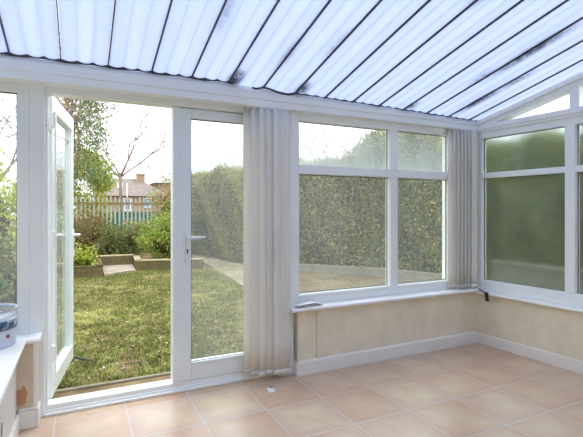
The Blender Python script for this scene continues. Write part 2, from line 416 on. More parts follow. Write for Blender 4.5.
# ceiling: sheets of ribbed polycarbonate with dark joints, dark seal at the eave
ceil = empty('ceiling', (1.5, 2.98, 2.2), label='sloping translucent white ribbed polycarbonate roof', cat='ceiling', kind='structure')
def trim_to_wall(o):
    import bmesh
    bm = bmesh.new(); bm.from_mesh(o.data)
    for co, no in ((RW(0,.105,0), Wn), (Vector((-.7,0,0)), Vector((-1,0,0)))):
        bmesh.ops.bisect_plane(bm, geom=bm.verts[:]+bm.edges[:]+bm.faces[:], plane_co=co-ORG[o.name], plane_no=no, clear_outer=True)
        ed = [e for e in bm.edges if e.is_boundary]
        if ed: bmesh.ops.holes_fill(bm, edges=ed)
    bm.to_mesh(o.data); n_ = len(bm.verts); bm.free()
    if not n_: bpy.data.objects.remove(o)
PW = .2665; X0 = -.373
for i in range(-2, 20):
    xa = X0 + i*PW + .0018; xb = xa + PW - .0036
    prof = []; rib = set()
    for j in range(3):
        a0 = xa + (xb-xa)*j/3 + .0035; a1 = xa + (xb-xa)*(j+1)/3 - .0035
        if j: rib.add(len(prof)-1)
        for q in range(8):
            t_ = q/7; prof.append((a0 + (a1-a0)*t_, -.013*math.sin(PI*t_)**.6 if 0 < t_ < 1 else 0.0))
    ys = [3.03, -3.62]
    V = []; F = []; n = len(prof); ribf = []
    for y in ys:
        for x, dz in prof: V.append((x, y, roofz(x,y)+.014+dz))
        for x, dz in prof: V.append((x, y, roofz(x,y)+.03))
    for k in range(n-1):
        if k in rib: ribf += [len(F), len(F)+1]
        F.append((k, k+1, 2*n+k+1, 2*n+k)); F.append((n+k, 3*n+k, 3*n+k+1, n+k+1))
        F.append((k, n+k, n+k+1, k+1)); F.append((2*n+k, 2*n+k+1, 3*n+k+1, 3*n+k))
    F.append((0, 2*n, 3*n, n)); F.append((n-1, 2*n-1, 4*n-1, 3*n-1))
    mb = MB(); mb.add(V, F)
    o = obj('roof_panel', mb, M['roof'], ceil, smooth=False); o.data.materials.append(M['roof_rib_shade'])
    for k in ribf: o.data.polygons[k].material_index = 1
    trim_to_wall(o)
    x = xa - .0018; w = .0028
    mb = MB(); mb.hexa([(x-w,3.02,roofz(x,3.02)+.002),(x+w,3.02,roofz(x,3.02)+.002),(x+w,-3.6,roofz(x,-3.6)+.002),(x-w,-3.6,roofz(x,-3.6)+.002),
                        (x-w,3.02,roofz(x,3.02)+.034),(x+w,3.02,roofz(x,3.02)+.034),(x+w,-3.6,roofz(x,-3.6)+.034),(x-w,-3.6,roofz(x,-3.6)+.034)])
    trim_to_wall(obj('panel_joint', mb, M['seam'], ceil))
pts = [(x, 2.985, eave(x)+.006+.003*math.sin(x*23)) for x in np.linspace(-.8, .99, 26)]
obj('eave_seal', MB().tube(pts, .010, 6), M['seam'], ceil, smooth=True)
pts = [(1.125,2.962,2.178),(1.15,2.96,2.172),(1.18,2.962,2.178),(1.215,2.968,2.192),(1.26,2.972,2.188),(1.34,2.976,2.172),(1.42,2.98,2.167)] + [(x,2.982,eave(x)+.004+.002*math.sin(x*19)) for x in np.linspace(1.5,3.5,20)]
obj('eave_seal', MB().tube(pts, [.007,.008]+[.0075]*(len(pts)-2), 6), M['seam'], ceil, smooth=True, label='loose drooping black seal end')

# eave beam
mb = MB()
def beam_ring(x):
    e = eave(x)
    return [(x,2.985,2.056),(x,2.985,2.10),(x,2.978,2.106),(x,2.978,e-.03),(x,2.985,e-.02),(x,2.995,e-.002),(x,3.22,e-.002-.24*.2),(x,3.22,2.056)]
xs = [-.75,-.4,.95,1.04,1.08,1.25,1.5,2.3,3.5]; V = [p for x in xs for p in beam_ring(x)]; F = []
for i in range(len(xs)-1):
    for k in range(8): F.append((i*8+k, i*8+(k+1)%8, (i+1)*8+(k+1)%8, (i+1)*8+k))
F += [tuple(range(8)), tuple(range((len(xs)-1)*8, len(xs)*8))]
mb.add(V, F)
obj('trim_2', mb, M['upvc_beam'], bevel=.002, label='white eave beam over the doors and front window', cat='beam', **STR)

# sills
def sill(name, T, a, b, nose, back, zt, th, label):
    r = th/2; out = [(back, zt-th), (back, zt)] + [(nose+r+r*math.cos(q), zt-r+r*math.sin(q)) for q in np.linspace(PI/2, 3*PI/2, 9)]
    return obj(name, MB().prism(out, a, b, lambda u,v,w: T(w,u,v)), M['sill'], label=label, cat='window sill', **STR)
sill('trim_3', lambda w,u,v:(w,u,v), 1.44, 3.475, 2.93, 3.06, .532, .026, 'white window sill under the front window')
sill('trim_4', RW, .0, 6.6, -.048, .05, .512, .026, 'white window sill along the right wall')
sill('trim_5', lambda w,u,v:(-u,w,v), -3.6, 2.935, .283, .66, .532, .028, 'deep white sill along the left wall holding the paint tub')
sill('trim_6', lambda w,u,v:(w,u,v), -.62, -.213, 2.93, 3.09, .53, .026, 'short white sill return on the wall stub')

# ------------------------------------------------------------------ windows
ID = lambda a,n,z:(a,n,z)
def frame_ring(T, a0,a1,z0,z1, w, n0, n1, wb=None, wt=None):
    wb = wb or w; wt = wt or w
    mb = MB(); mb.box(a0,a0+w,n0,n1,z0,z1,T); mb.box(a1-w,a1,n0,n1,z0,z1,T)
    mb.box(a0+w,a1-w,n0,n1,z0,z0+wb,T); mb.box(a0+w,a1-w,n0,n1,z1-wt,z1,T); return mb
def pane(T, a0,a1,z0,z1,n, mat, parent, th=.022, label=None):
    e = .004
    o = obj('pane', MB().box(a0-e,a1+e,n,n+th,z0-e,z1+e,T), mat, parent, label=label)
    g = MB(); w = .005
    g.box(a0-e,a0+w,n-.004,n-.0005,z0-e,z1+e,T); g.box(a1-w,a1+e,n-.004,n-.0005,z0-e,z1+e,T)
    g.box(a0+w,a1-w,n-.004,n-.0005,z0-e,z0+w,T); g.box(a0+w,a1-w,n-.004,n-.0005,z1-w,z1+e,T)
    obj('gasket', g, M['gasket'], o)
    return o
# window_1: front window over the dwarf wall
w1 = empty('window_1', (2.4,3.06,.53), label='white framed four pane front window looking onto the hedge', cat='window', kind='structure')
obj('window_frame', frame_ring(ID, 1.502,3.22,.53,2.06, .054, 3.05,3.12, .086,.066), M['upvc'], w1, bevel=.005)
obj('mullion', MB().box(2.458,2.543,3.05,3.12,.612,1.998), M['upvc'], w1, bevel=.006)
for a, b in ((1.552,2.462),(2.539,3.17)):
    obj('transom', MB().box(a,b,3.052,3.12,1.572,1.646), M['upvc'], w1, bevel=.006)
    pane(ID, a+.004,b-.004,.616,1.572,3.1, M['glass_low'], w1, th=.016)
    pane(ID, a+.004,b-.004,1.646,1.994,3.1, M['glass_top'], w1, th=.016, label='top pane misted with condensation')
obj('drip_bead', MB().box(1.552,3.17,3.043,3.052,.598,.608), M['upvc'], w1, bevel=.003)
# pillar between doors and window, corner post
obj('trim_7', MB().box(1.375,1.503,3.04,3.2,0,2.06), M['upvc'], bevel=.005, label='white pillar between the doors and the front window', cat='post', **STR)
mb = MB(); mb.box(3.218,3.52,3.02,3.2,.53,2.06)
obj('trim_8', mb, M['upvc'], bevel=.004, label='white corner post behind the short blind', cat='post', **STR)

# window_2: right wall
w2 = empty('window_2', tuple(RW(2.0,.05,.5)), label='white framed window along the right wall with fogged panes', cat='window', kind='structure')
bays = [(.036,.792),(.872,1.63),(1.71,2.47),(2.55,3.31),(3.39,4.15),(4.23,4.99),(5.07,5.83)]
mb = MB(); mb.box(-.06,.036,.03,.11,.505,2.06,RW); mb.box(5.83,6.6,.03,.11,.505,2.06,RW)
mb.box(.036,5.83,.03,.11,.505,.615,RW); mb.box(.036,5.83,.03,.11,1.97,2.06,RW)
obj('window_frame', mb, M['upvc'], w2, bevel=.005)
obj('bottom_bead', MB().box(.036,5.83,.02,.035,.512,.545,RW), M['upvc'], w2, bevel=.004)
mb = MB(); mb.box(-.03,6.6,.0,.12,2.055,2.1,RW); mb.box(-.03,6.6,.012,.12,2.03,2.057,RW)
obj('head_rail', mb, M['upvc'], w2, bevel=.005)
for i, (a, b) in enumerate(bays):
    if i < 6: obj('mullion', MB().box(b,bays[i+1][0],.026,.11,.61,1.975,RW), M['upvc'], w2, bevel=.006)
    obj('transom', MB().box(a-.003,b+.003,.03,.11,1.588,1.64,RW), M['upvc'], w2, bevel=.006)
    pane(RW, a,b,.615,1.588,.07, M['glass_fog'], w2); pane(RW, a,b,1.64,1.97,.07, M['glass_fog'], w2)
# raking top lights
def rake(s): p = RW(s,.03,0); return roofz(p.x, p.y)
mb = MB()
def slab(mb, s0, s1, d0, d1, n0, n1):
    q = [(s,d) for s,d in ((s0,d0),(s1,d0))]
    P = [RW(s0,n0,rake(s0)-d1), RW(s1,n0,rake(s1)-d1), RW(s1,n1,rake(s1)-d1), RW(s0,n1,rake(s0)-d1),
         RW(s0,n0,rake(s0)-d0), RW(s1,n0,rake(s1)-d0), RW(s1,n1,rake(s1)-d0), RW(s0,n1,rake(s0)-d0)]
    mb.hexa(P)
slab(mb, -.03, 6.6, .002, .042, -.012, .12); slab(mb, -.03, 6.6, .036, .085, .01, .12)
obj('raking_head', mb, M['upvc'], w2, bevel=.003)
tops = [(.16,.83),(.905,1.63),(1.71,2.47),(2.55,3.31),(3.39,4.15),(4.23,4.99),(5.07,5.83)]
for i, (a, b) in enumerate(tops):
    e = tops[i+1][0] if i < 6 else 6.6
    P = [RW(b,.02,2.095),RW(e,.02,2.095),RW(e,.11,2.095),RW(b,.11,2.095),RW(b,.02,rake(b)-.05),RW(e,.02,rake(e)-.05),RW(e,.11,rake(e)-.05),RW(b,.11,rake(b)-.05)]
    mb = MB(); mb.hexa(P); obj('top_post', mb, M['upvc'], w2, bevel=.004)
    a0 = a - .06 if i == 0 else a-.01
    P = [RW(a0,.07,2.09),RW(b+.005,.07,2.09),RW(b+.005,.09,2.09),RW(a0,.09,2.09),RW(a0,.07,max(2.092,rake(a0)-.06)),RW(b+.005,.07,rake(b)-.06),RW(b+.005,.09,rake(b)-.06),RW(a0,.09,max(2.092,rake(a0)-.06))]
    mb = MB(); mb.hexa(P); obj('top_pane', mb, M['glass'], w2)

# window_3: narrow front light left of the doors; window_4: left wall
w3 = empty('window_3', (-.48,3.1,.53), label='narrow white framed light left of the open door', cat='window', kind='structure')
obj('window_frame', frame_ring(ID, -.66,-.28,.528,2.06, .066, 3.09,3.17, .08,.06), M['upvc'], w3, bevel=.005)
pane(ID, -.594,-.346,.608,2.0,3.12, M['glass_low'], w3)
w4 = empty('window_4', (-.7,0,.53), label='white framed window above the left wall', cat='window', kind='structure')
LW = lambda s,n,z:(-.62-n, s, z)
mb = MB(); mb.box(-3.6,3.09,0,.07,.53,.61,LW); mb.box(-3.6,3.09,0,.07,2.0,2.06,LW)
for s in (-3.6,-1.75,-.1,1.5,3.02): mb.box(s,s+.07,0,.07,.61,2.0,LW)
obj('window_frame', mb, M['upvc'], w4, bevel=.005)
for a, b in ((-3.53,-1.75),(-1.68,-.1),(-.03,1.5),(1.57,3.02)): pane(LW, a,b,.61,2.0,.03, M['glass'], w4)
P = [(-.69,3.1,2.055),(-.62,3.1,2.055),(-.62,-3.6,2.055),(-.69,-3.6,2.055),(-.69,3.1,roofz(-.65,3.1)),(-.62,3.1,roofz(-.65,3.1)),(-.62,-3.6,roofz(-.65,-3.6)),(-.69,-3.6,roofz(-.65,-3.6))]
mb = MB(); mb.hexa(P); obj('raking_panel', mb, M['upvc'], w4)

# ------------------------------------------------------------------ doors
mb = MB()
mb.box(-.282,-.198,3.085,3.185,0,2.06); mb.box(-.2,-.182,3.115,3.185,.06,2.03)      # left jamb with rebate
mb.box(1.31,1.378,3.085,3.185,0,2.06)
mb.box(-.198,1.31,3.09,3.185,2.016,2.06)
obj('trim_9', mb, M['upvc'], bevel=.005, label='white frame around the pair of garden doors', cat='door frame', **STR)
mb = MB(); mb.box(-.198,1.31,3.098,3.22,0,.032); mb.box(-.198,1.31,3.112,3.21,.03,.06); mb.box(-.198,1.31,3.08,3.1,0,.018)
obj('trim_10', mb, M['upvc'], bevel=.005, label='white threshold sill under the garden doors', cat='threshold', **STR)

def lever(parent, T, dirn, face):
    """plate + lever; T maps (along, out, z) with out pointing away from the leaf"""
    h = obj('handle', MB().box(-.017,.017,.0,.011,-.155,.075,T), M['handle'], parent, bevel=.004)
    mb = MB(); mb.tube([T(0,.008,.03),T(0,.05,.03)], .011, 10); mb.tube([T(0,.048,.03),T(dirn*.03,.054,.032),T(dirn*.075,.056,.034),T(dirn*.12,.05,.033)], [.011,.0105,.010,.008], 10)
    obj('lever', mb, M['handle'], h, smooth=True)
    mb = MB(); mb.box(-.004,.004,.0105,.0125,-.082,-.055,T); mb.tube([T(0,.0105,-.055),T(0,.0125,-.055)], .0065, 10)
    obj('keyhole', mb, M['dark_hole'], h)
    return h
# right leaf, closed
d2 = empty('door_2', (.95,3.13,.06), label='closed white glazed right hand garden door with lever handle', cat='door', kind='structure')
obj('door_frame', frame_ring(ID, .632,1.305,.062,2.012, .083, 3.108,3.172, .13,.07), M['door_white'], d2, bevel=.006)
obj('meeting_post', MB().box(.583,.638,3.092,3.182,.06,2.014), M['door_white'], d2, bevel=.008)
mb = MB(); mb.box(.713,1.22,3.1,3.112,.176,.192); obj('glazing_bead', mb, M['door_white'], d2, bevel=.004)
pane(ID, .715,1.222,.19,1.942,3.128, M['glass_door'], d2)
T = lambda a,n,z: (.685+a, 3.108-n, 1.055+z)
lever(d2, T, 1, None)
# left leaf, standing open outwards
hx, hy = -.166, 3.222
an = math.radians(82.0); ax = Vector((math.cos(an), math.sin(an), 0)); nn = Vector((math.sin(an), -math.cos(an), 0))
OD = lambda a,n,z: Vector((hx,hy,z)) + ax*a + nn*n         # n towards the opening
d1 = empty('door_1', (hx,hy,.06), label='white glazed left hand garden door standing open outwards', cat='door', kind='structure')
obj('door_frame', frame_ring(OD, .0,.83,.055,2.045, .098, -.066,0, .125,.105), M['door_white'], d1, bevel=.006)
obj('glazing_bead', frame_ring(OD, .092,.738,.172,1.948, .016, -.006,.008), M['door_white'], d1, bevel=.004)
pane(OD, .1,.73,.18,1.94,-.045, M['glass_leaf'], d1, th=.024)
lever(d1, lambda a,n,z: OD(.785+a, n, 1.05+z), -1, None)
lever(d1, lambda a,n,z: OD(.785+a, -.066-n, 1.05+z), -1, None)
for z in (.3, 1.05, 1.82):
    mb = MB(); mb.tube([OD(-.006,.012,z),OD(-.006,.012,z+.1)], .011, 10); mb.box(.0,.05,0,.005,z,z+.1,OD)
    obj('hinge', mb, M['metal'] if z < 0 else M['handle'], d1, smooth=False)
obj('edge_seal', frame_ring(OD, .004,.826,.06,2.04, .006, -.034,-.03), M['gasket'], d1)

# ------------------------------------------------------------------ vertical blinds
def slat(root, c, ang, w, z0, z1, bulge=.009, lean=0):
    """one curved fabric slat hanging at c, width direction at ang"""
    d = Vector((math.cos(ang), math.sin(ang), 0)); n = Vector((-d.y, d.x, 0)); V = []; F = []
    zs = np.linspace(z1, z0, 9); m = 9
    for k, z in enumerate(zs):
        for j in range(m):
            t_ = j/(m-1)-.5
            V.append(Vector((c[0],c[1],z)) + d*w*t_ + n*(bulge*(1-4*t_*t_)) + d*lean*(1-(z-z0)/(z1-z0)))
    for k in range(8):
        for j in range(m-1): F.append((k*m+j, k*m+j+1, (k+1)*m+j+1, (k+1)*m+j))
    mb = MB(); mb.add(V, F); o = obj('slat', mb, M['fabric'], root, smooth=True, solid=.0016)
    V = []; F = []
    for z in (z0+.034, z0-.001):
        for j in range(m):
            t_ = j/(m-1)-.5; V.append(Vector((c[0],c[1],z)) + d*w*t_*1.0 + n*(bulge*(1-4*t_*t_)) + d*lean)
    for j in range(m-1): F.append((j, j+1, m+j+1, m+j))
    mb = MB(); mb.add(V, F); obj('weight_pocket', mb, M['hem'], o, smooth=True, solid=.0042)
    mb = MB(); mb.box(-.012,.012,-.003,.003,z1-.004,z1+.012, lambda x,y,z:(c[0]+d.x*x-d.y*y, c[1]+d.y*x+d.x*y, z)); obj('hanger', mb, M['handle'], o)
b1 = empty('vertical_blind', (1.25,2.97,.05), label='long off-white vertical blind bunched beside the closed right door', cat='blind')
for x, y, a_, z in ((1.125,3.03,-8,.07),(1.178,3.005,4,.056),(1.232,2.988,10,.048),(1.262,3.02,66,.06),(1.286,2.978,-6,.056),(1.338,2.964,2,.05),(1.372,3.015,64,.06),(1.394,2.972,8,.046),(1.425,3.0,30,.058)):
    slat(b1, (x,y,0), math.radians(a_), .086, z, 2.046, .006, .004*math.sin(x*90))
obj('head_rail', MB().box(1.09,1.46,2.988,3.02,2.047,2.058), M['handle'], b1)
b2 = empty('vertical_blind', (3.28,2.99,.53), label='shorter off-white vertical blind bunched in the corner above the sill', cat='blind')
for i, (x, y, a_) in enumerate(((3.155,3.010,-14),(3.2,2.995,-6),(3.238,2.985,4),(3.276,2.978,6),(3.315,2.970,4),(3.352,2.962,8),(3.39,2.955,4))):
    slat(b2, (x,y,0), math.radians(a_), .086, .548+.006*math.sin(i*1.9), 2.046, .010)
obj('head_rail', MB().box(3.12,3.43,2.99,3.02,2.047,2.058), M['handle'], b2)

# ------------------------------------------------------------------ small things in the room
tb = empty('paint_tub', (-.468,2.895,.532), label='cloudy plastic paint tub with a dark blue band on the left sill', cat='tub')
c = (-.468,2.895,.532); R0, R1, H = .141,.146,.206
mb = MB().lathe([(0,.0),(R0-.006,.0),(R0,.005),(R0+.001,.06),(R0+.003,.16),(R0,.16),(R0-.003,.012),(0,.01)], c, 48)
obj('body', mb, M['tub'], tb, smooth=True)
mb = MB().lathe([(R0+.003,.16),(R1,H-.012),(R1-.002,H-.012),(R0,.16),(R0+.003,.16)], c, 48); obj('clear_wall', mb, M['clear_plastic'], tb, smooth=True, label='see-through upper wall')
mb = MB().lathe([(R1-.002,H-.012),(R1+.004,H-.012),(R1+.004,H),(R1-.002,H),(R1-.002,H-.012)], c, 48); obj('rim', mb, M['tub'], tb)
mb = MB().lathe([(R0+.0032,.098),(R0+.0046,.098),(R0+.006,.148),(R0+.0044,.148),(R0+.0032,.098)], c, 48); obj('printed_band', mb, M['tublabel'], tb, smooth=True)
mb = MB().lathe([(0,.168),(R0-.03,.166),(R0-.006,.16),(R0-.0055,.152),(0,.15)], c, 40); obj('paint', mb, M['paint'], tb, smooth=True)
a = [(c[0]+(R1+.006)*math.cos(q), c[1]+(R1+.006)*math.sin(q), c[2]+H-.02+.02*abs(math.sin(q+2.2))) for q in np.linspace(-2.2,.94,18)]
obj('wire_handle', MB().tube(a, .0018, 6), M['metal'], tb, smooth=True)
q = math.radians(-38); cc = Vector((c[0]+(R0+.001)*math.cos(q), c[1]+(R0+.001)*math.sin(q), c[2]+.062))
dq = Vector((math.cos(q),math.sin(q),0)); mb = MB(); mb.tube([cc-dq*.001, cc+dq*.0025], .011, 9); obj('brown_spot', mb, M['rust'], tb, label='round brown stain')

# black strap on the sill corner
st = empty('strap', tuple(RW(.1,-.03,.512)), label='short black strap hanging over the sill in the corner', cat='strap')
obj('lying_end', MB().ribbon([RW(.0,-.01,.521),RW(.03,-.022,.519),RW(.05,-.03,.532),RW(.075,-.036,.527),RW(.10,-.043,.5165),RW(.13,-.05,.5155)], Wd*.45-Wn*.9, .032, .005), M['black'], st)
obj('hanging_end', MB().ribbon([RW(.135,-.048,.5155),RW(.142,-.054,.512),RW(.147,-.058,.498),RW(.15,-.058,.47),RW(.155,-.057,.435)], Wd+Vector((0,0,.15)), .036, .005), M['black'], st)

# folded slat on the left end of the front sill
fs = empty('folded_slat', (1.56,2.985,.532), label='folded white blind slat lying on the left end of the front sill', cat='blind slat')
def wav(x0,x1,y0,y1,z0,amp,ph):
    V=[];F=[];n=12
    for i in range(n+1):
        t_=i/n; x=x0+(x1-x0)*t_; zz=z0+amp*math.sin(PI*t_)+.002*math.sin(9*t_+ph)
        V += [(x,y0+.02*t_,zz),(x,y1+.03*t_-.02,zz+.001),(x,y1+.03*t_-.02,zz+.004),(x,y0+.02*t_,zz+.003)]
    F.append((0,1,2,3)); F.append((n*4+3,n*4+2,n*4+1,n*4))
    for i in range(n):
        for k in range(4): F.append((i*4+k,(i+1)*4+k,(i+1)*4+(k+1)%4,i*4+(k+1)%4))
    mb=MB(); mb.add(V,F); return mb
obj('lower_fold', wav(1.475,1.70,2.948,3.03,.534,.003,0), M['fabric'], fs)
obj('upper_fold', wav(1.50,1.70,2.945,3.02,.546,.012,1), M['paper'], fs)
obj('fold', MB().ribbon([(1.69,2.985,.536),(1.715,2.985,.541),(1.69,2.985,.549)], (0,1,0), .07, .003), M['fabric'], fs)
mb = MB(); mb.tube([(1.475+.008*k, 2.962+.008*math.sin(k*1.1), .537+.006*abs(math.sin(k*.9))) for k in range(11)], .0028, 6); obj('bead_chain', mb, M['gasket'], fs, smooth=True)

# scrap on the tiles
ps = empty('paper_scrap', (1.212,2.84,0), label='torn scrap of white paper on the floor tiles below the long blind', cat='paper scrap')
V = [(1.195,2.80,.002),(1.238,2.80,.003),(1.244,2.838,.007),(1.222,2.846,.012),(1.212,2.865,.015),(1.193,2.842,.005)]
mb = MB(); mb.add(V+[(x,y,z+.0012) for x,y,z in V], [(0,1,2,3,4,5),(6,7,8,9,10,11)]+[(i,(i+1)%6,6+(i+1)%6,6+i) for i in range(6)]); obj('sheet', mb, M['paper'], ps)
mb = MB(); mb.box(1.216,1.235,2.862,2.876,.0005,.012); obj('dark_clip', mb, M['crumb'], ps, bevel=.004)

# cord from the frame to the open door
pts = [(-.193,3.108,1.815),(-.186,3.15,1.80),(-.165,3.25,1.785),(-.13,3.42,1.79),(-.10,3.55,1.80),(-.082,3.62,1.79),(-.09,3.6,1.765),(-.07,3.7,1.81),(-.045,3.95,1.875)]
obj('cord', MB().tube(pts, .0032, 6), M['cord'], smooth=True, org=pts[0], label='thin grey cord strung from the frame to the open door', cat='cord')

# ------------------------------------------------------------------ garden ground
G = -.10
def flat(name, poly, z0, z1, mat, **k):
    return obj(name, MB().prism(poly, z0, z1, lambda u,v,w:(u,v,w)), mat, **k)
flat('ground', [(-30,3.22),(40,3.22),(40,70),(-30,70)], -.4, -.15, M['soil'], label='bare damp ground around the garden', cat='ground', kind='structure')
flat('ground_side', [(3.95,-6),(40,-6),(40,3.22),(4.2,3.22)], -.4, -.15, M['soil'], label='bare damp ground beside the right wall', cat='ground', kind='structure')
flat('lawn', [(-7,3.77),(2.5,3.77),(2.62,7.4),(2.75,8.9),(2.9,10.1),(1.1,10.45),(.44,9.85),(-7,9.75)], -.3, G, M['lawn'], label='patchy mossy lawn outside the open door', cat='lawn', kind='structure')
flat('patio', [(2.5,3.22),(6.6,3.22),(6.2,6),(5.6,7.35),(4.4,8.75),(3.75,10.2),(2.75,8.9),(2.62,7.4)], -.3, -.115, M['patio'], label='leaf strewn brown patio outside the front window', cat='patio', kind='structure')
flat('garden_path', [(2.62,7.0),(3.3,7.0),(3.72,10.1),(3.15,13.7),(2.95,13.7),(2.93,11.4),(2.78,8.9)], -.25, -.093, M['path'], label='pale paved path curving past the lawn to the hedge', cat='path', kind='structure')
flat('stone_step', [(.45,9.85),(1.12,10.3),(1.16,11.4),(.45,11.4)], -.25, -.06, M['slab'], label='pale worn slab between the two stone beds', cat='paving slab')
mb = MB(); mb.box(-3,2.5,3.735,3.775,-.2,-.09); obj('lawn_edging', mb, M['edging'], bevel=.01, org=(0,3.7,-.1), label='weathered edging strip between threshold and lawn', cat='edging')
obj('gravel_gap', MB().box(-3,2.5,3.22,3.735,-.3,-.108), M['soil'], label='dark soil strip outside the threshold', cat='soil', kind='structure')
# kerb under the hedge
kp = [(3.78,10.0),(4.4,8.75),(5.6,7.35),(6.2,6.0),(6.3,5.0)]
mb = MB()
for i in range(4):
    a, b = Vector(kp[i]+(0,)), Vector(kp[i+1]+(0,)); d = (b-a).normalized(); n = Vector((-d.y,d.x,0)); a2 = a - d*.03
    mb.hexa([a2-n*.0+Vector((0,0,-.2)), b+Vector((0,0,-.2)), b+n*.14+Vector((0,0,-.2)), a2+n*.14+Vector((0,0,-.2)),
             a2+Vector((0,0,.06)), b+Vector((0,0,.06)), b+n*.14+Vector((0,0,.06)), a2+n*.14+Vector((0,0,.06))])
obj('kerb', mb, M['kerb'], org=(4.4,8.75,-.1), label='low concrete kerb along the foot of the hedge', cat='kerb')

mb = MB(); mb.box(6.0,6.14,-3.5,4.9,-.3,.42); mb.box(5.97,6.17,-3.52,4.92,.42,.47)
obj('garden_wall', mb, M['kerb'], org=(6.1,.2,-.15), bevel=.01, label='low grey garden wall at the hedge foot beyond the fogged right panes', cat='wall')
# raised beds of stone
def bed(label, walls, caps, soil, org):
    r = empty('raised_bed', org, label=label, cat='raised bed')
    for a, b, h in walls:
        a, b = Vector(a+(0,)), Vector(b+(0,)); d = (b-a).normalized(); n = Vector((-d.y,d.x,0))*.14
        z0, z1 = Vector((0,0,-.2)), Vector((0,0,h)); mb = MB(); mb.hexa([a+z0,b+z0,b+n+z0,a+n+z0,a+z1,b+z1,b+n+z1,a+n+z1])
        obj('stone_wall', mb, M['stone'], r, bevel=.015)
        z0, z1 = Vector((0,0,h)), Vector((0,0,h+caps)); e = d*.01 ; f = n*.06
        mb = MB(); mb.hexa([a-e-f+z0,b+e-f+z0,b+e+n+z0,a-e+n+z0,a-e-f+z1,b+e-f+z1,b+e+n+z1,a-e+n+z1])
        obj('capping', mb, M['capstone'] if caps > .02 else M['stone'], r, bevel=.008)
    obj('soil', MB().prism(soil, -.2, .06, lambda u,v,w:(u,v,w)), M['soil'], r)
bed('stone raised bed left of the pale slab, holding the yellow-green plant', [((-3.0,9.75),(.43,9.85),.11),((.43,9.85),(.43,11.4),.11)], .018, [(-3,9.88),(.3,9.96),(.3,13.4),(-3,13.4)], (-.5,9.8,-.1))
bed('low stone retaining wall behind the pale slab, under the dark green shrub', [((.43,11.4),(1.2,11.4),.15)], .03, [(.43,11.52),(1.2,11.52),(1.2,13.4),(.43,13.4)], (.8,11.4,-.1))
bed('stone raised bed right of the pale slab, holding the bright green shrub', [((1.13,10.45),(2.6,10.1),.11),((1.2,11.5),(1.13,10.45),.11)], .03, [(1.3,10.58),(2.6,10.25),(2.8,13.4),(1.3,13.4)], (1.8,10.4,-.1))

# ------------------------------------------------------------------ plants
def unit(v): return v/np.maximum(np.linalg.norm(v, axis=1, keepdims=True), 1e-6)
def leaves(P, size, aspect=.5, flat_=.0, droop=0.0):
    """rhombic folded leaves at the points P -> verts, quads"""
    n = len(P); t = unit(rng.normal(size=(n,3)) + np.array([0,0,-droop])); r = rng.normal(size=(n,3)); r[:,2] += flat_
    b = unit(np.cross(t, r)); nn = np.cross(t, b)
    s = size*(.6+.8*rng.random((n,1)))
    V = np.empty((n,4,3)); V[:,0] = P - t*s/2; V[:,1] = P + b*s*aspect/2 + nn*s*.08; V[:,2] = P + t*s/2; V[:,3] = P - b*s*aspect/2 + nn*s*.08
    return V.reshape(-1,3), np.arange(4*n).reshape(n,4)
def clumps(c, rad, n, k, spread, shell=.75):
    d = unit(rng.normal(size=(k,3))); rr = shell + (1-shell)*rng.random((k,1)); rr[rng.random((k,1)) < .25] *= .6
    ctr = np.array(c) + d*rr*np.array(rad)
    i = rng.integers(0, k, n); return ctr[i] + rng.normal(size=(n,3))*spread
def blades(P, h, w, lean=.5):
    n = len(P); a = rng.random(n)*2*PI; d = np.stack([np.cos(a), np.sin(a), 0*a], 1); s = np.stack([-np.sin(a), np.cos(a), 0*a], 1)
    hh = h*(.5+rng.random((n,1))); l = lean*rng.random((n,1))*hh; up = np.array([0,0,1.])
    V = np.empty((n,3,3)); V[:,0] = P - s*w/2; V[:,1] = P + s*w/2; V[:,2] = P + up*hh + d*l
    return V.reshape(-1,3), np.arange(3*n).reshape(n,3)
def stems(c, rad, n=7, mat='stem', parent=None, z0=None, r=.014):
    mb = MB()
    for k in range(n):
        a = rng.random()*2*PI; e = .75*rng.random()
        top = Vector((c[0]+rad[0]*e*math.cos(a), c[1]+rad[1]*e*math.sin(a), c[2]+rad[2]*(.1+.6*rng.random())))
        b = Vector((c[0]+.08*math.cos(a), c[1]+.08*math.sin(a), z0)); m = (b+top)/2 + Vector((.06*math.cos(a),.06*math.sin(a),.05))
        mb.tube([b, m, top], [r, r*.7, r*.3], 5)
    return obj('stem', mb, M[mat], parent, smooth=True)
def shrub(name, label, cat, c, rad, n, mat, size, k=40, spread=.12, z0=0., smat='stem', core=True, aspect=.5, ns=7):
    r = empty(name, (c[0],c[1],z0), label=label, cat=cat)
    P = clumps(c, rad, n, k, spread); P = P[P[:,2] > z0+.01]
    V, F = leaves(P, size, aspect, .4); rawmesh('foliage', V, F, M[mat], r)
    stems(c, rad, ns, smat, r, z0)
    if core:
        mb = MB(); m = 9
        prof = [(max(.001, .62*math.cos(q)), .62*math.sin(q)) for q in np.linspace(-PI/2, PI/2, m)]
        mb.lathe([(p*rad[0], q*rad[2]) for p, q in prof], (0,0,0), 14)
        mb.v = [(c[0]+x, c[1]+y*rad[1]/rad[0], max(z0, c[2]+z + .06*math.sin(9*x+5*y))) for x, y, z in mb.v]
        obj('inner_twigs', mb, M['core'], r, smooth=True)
    return r

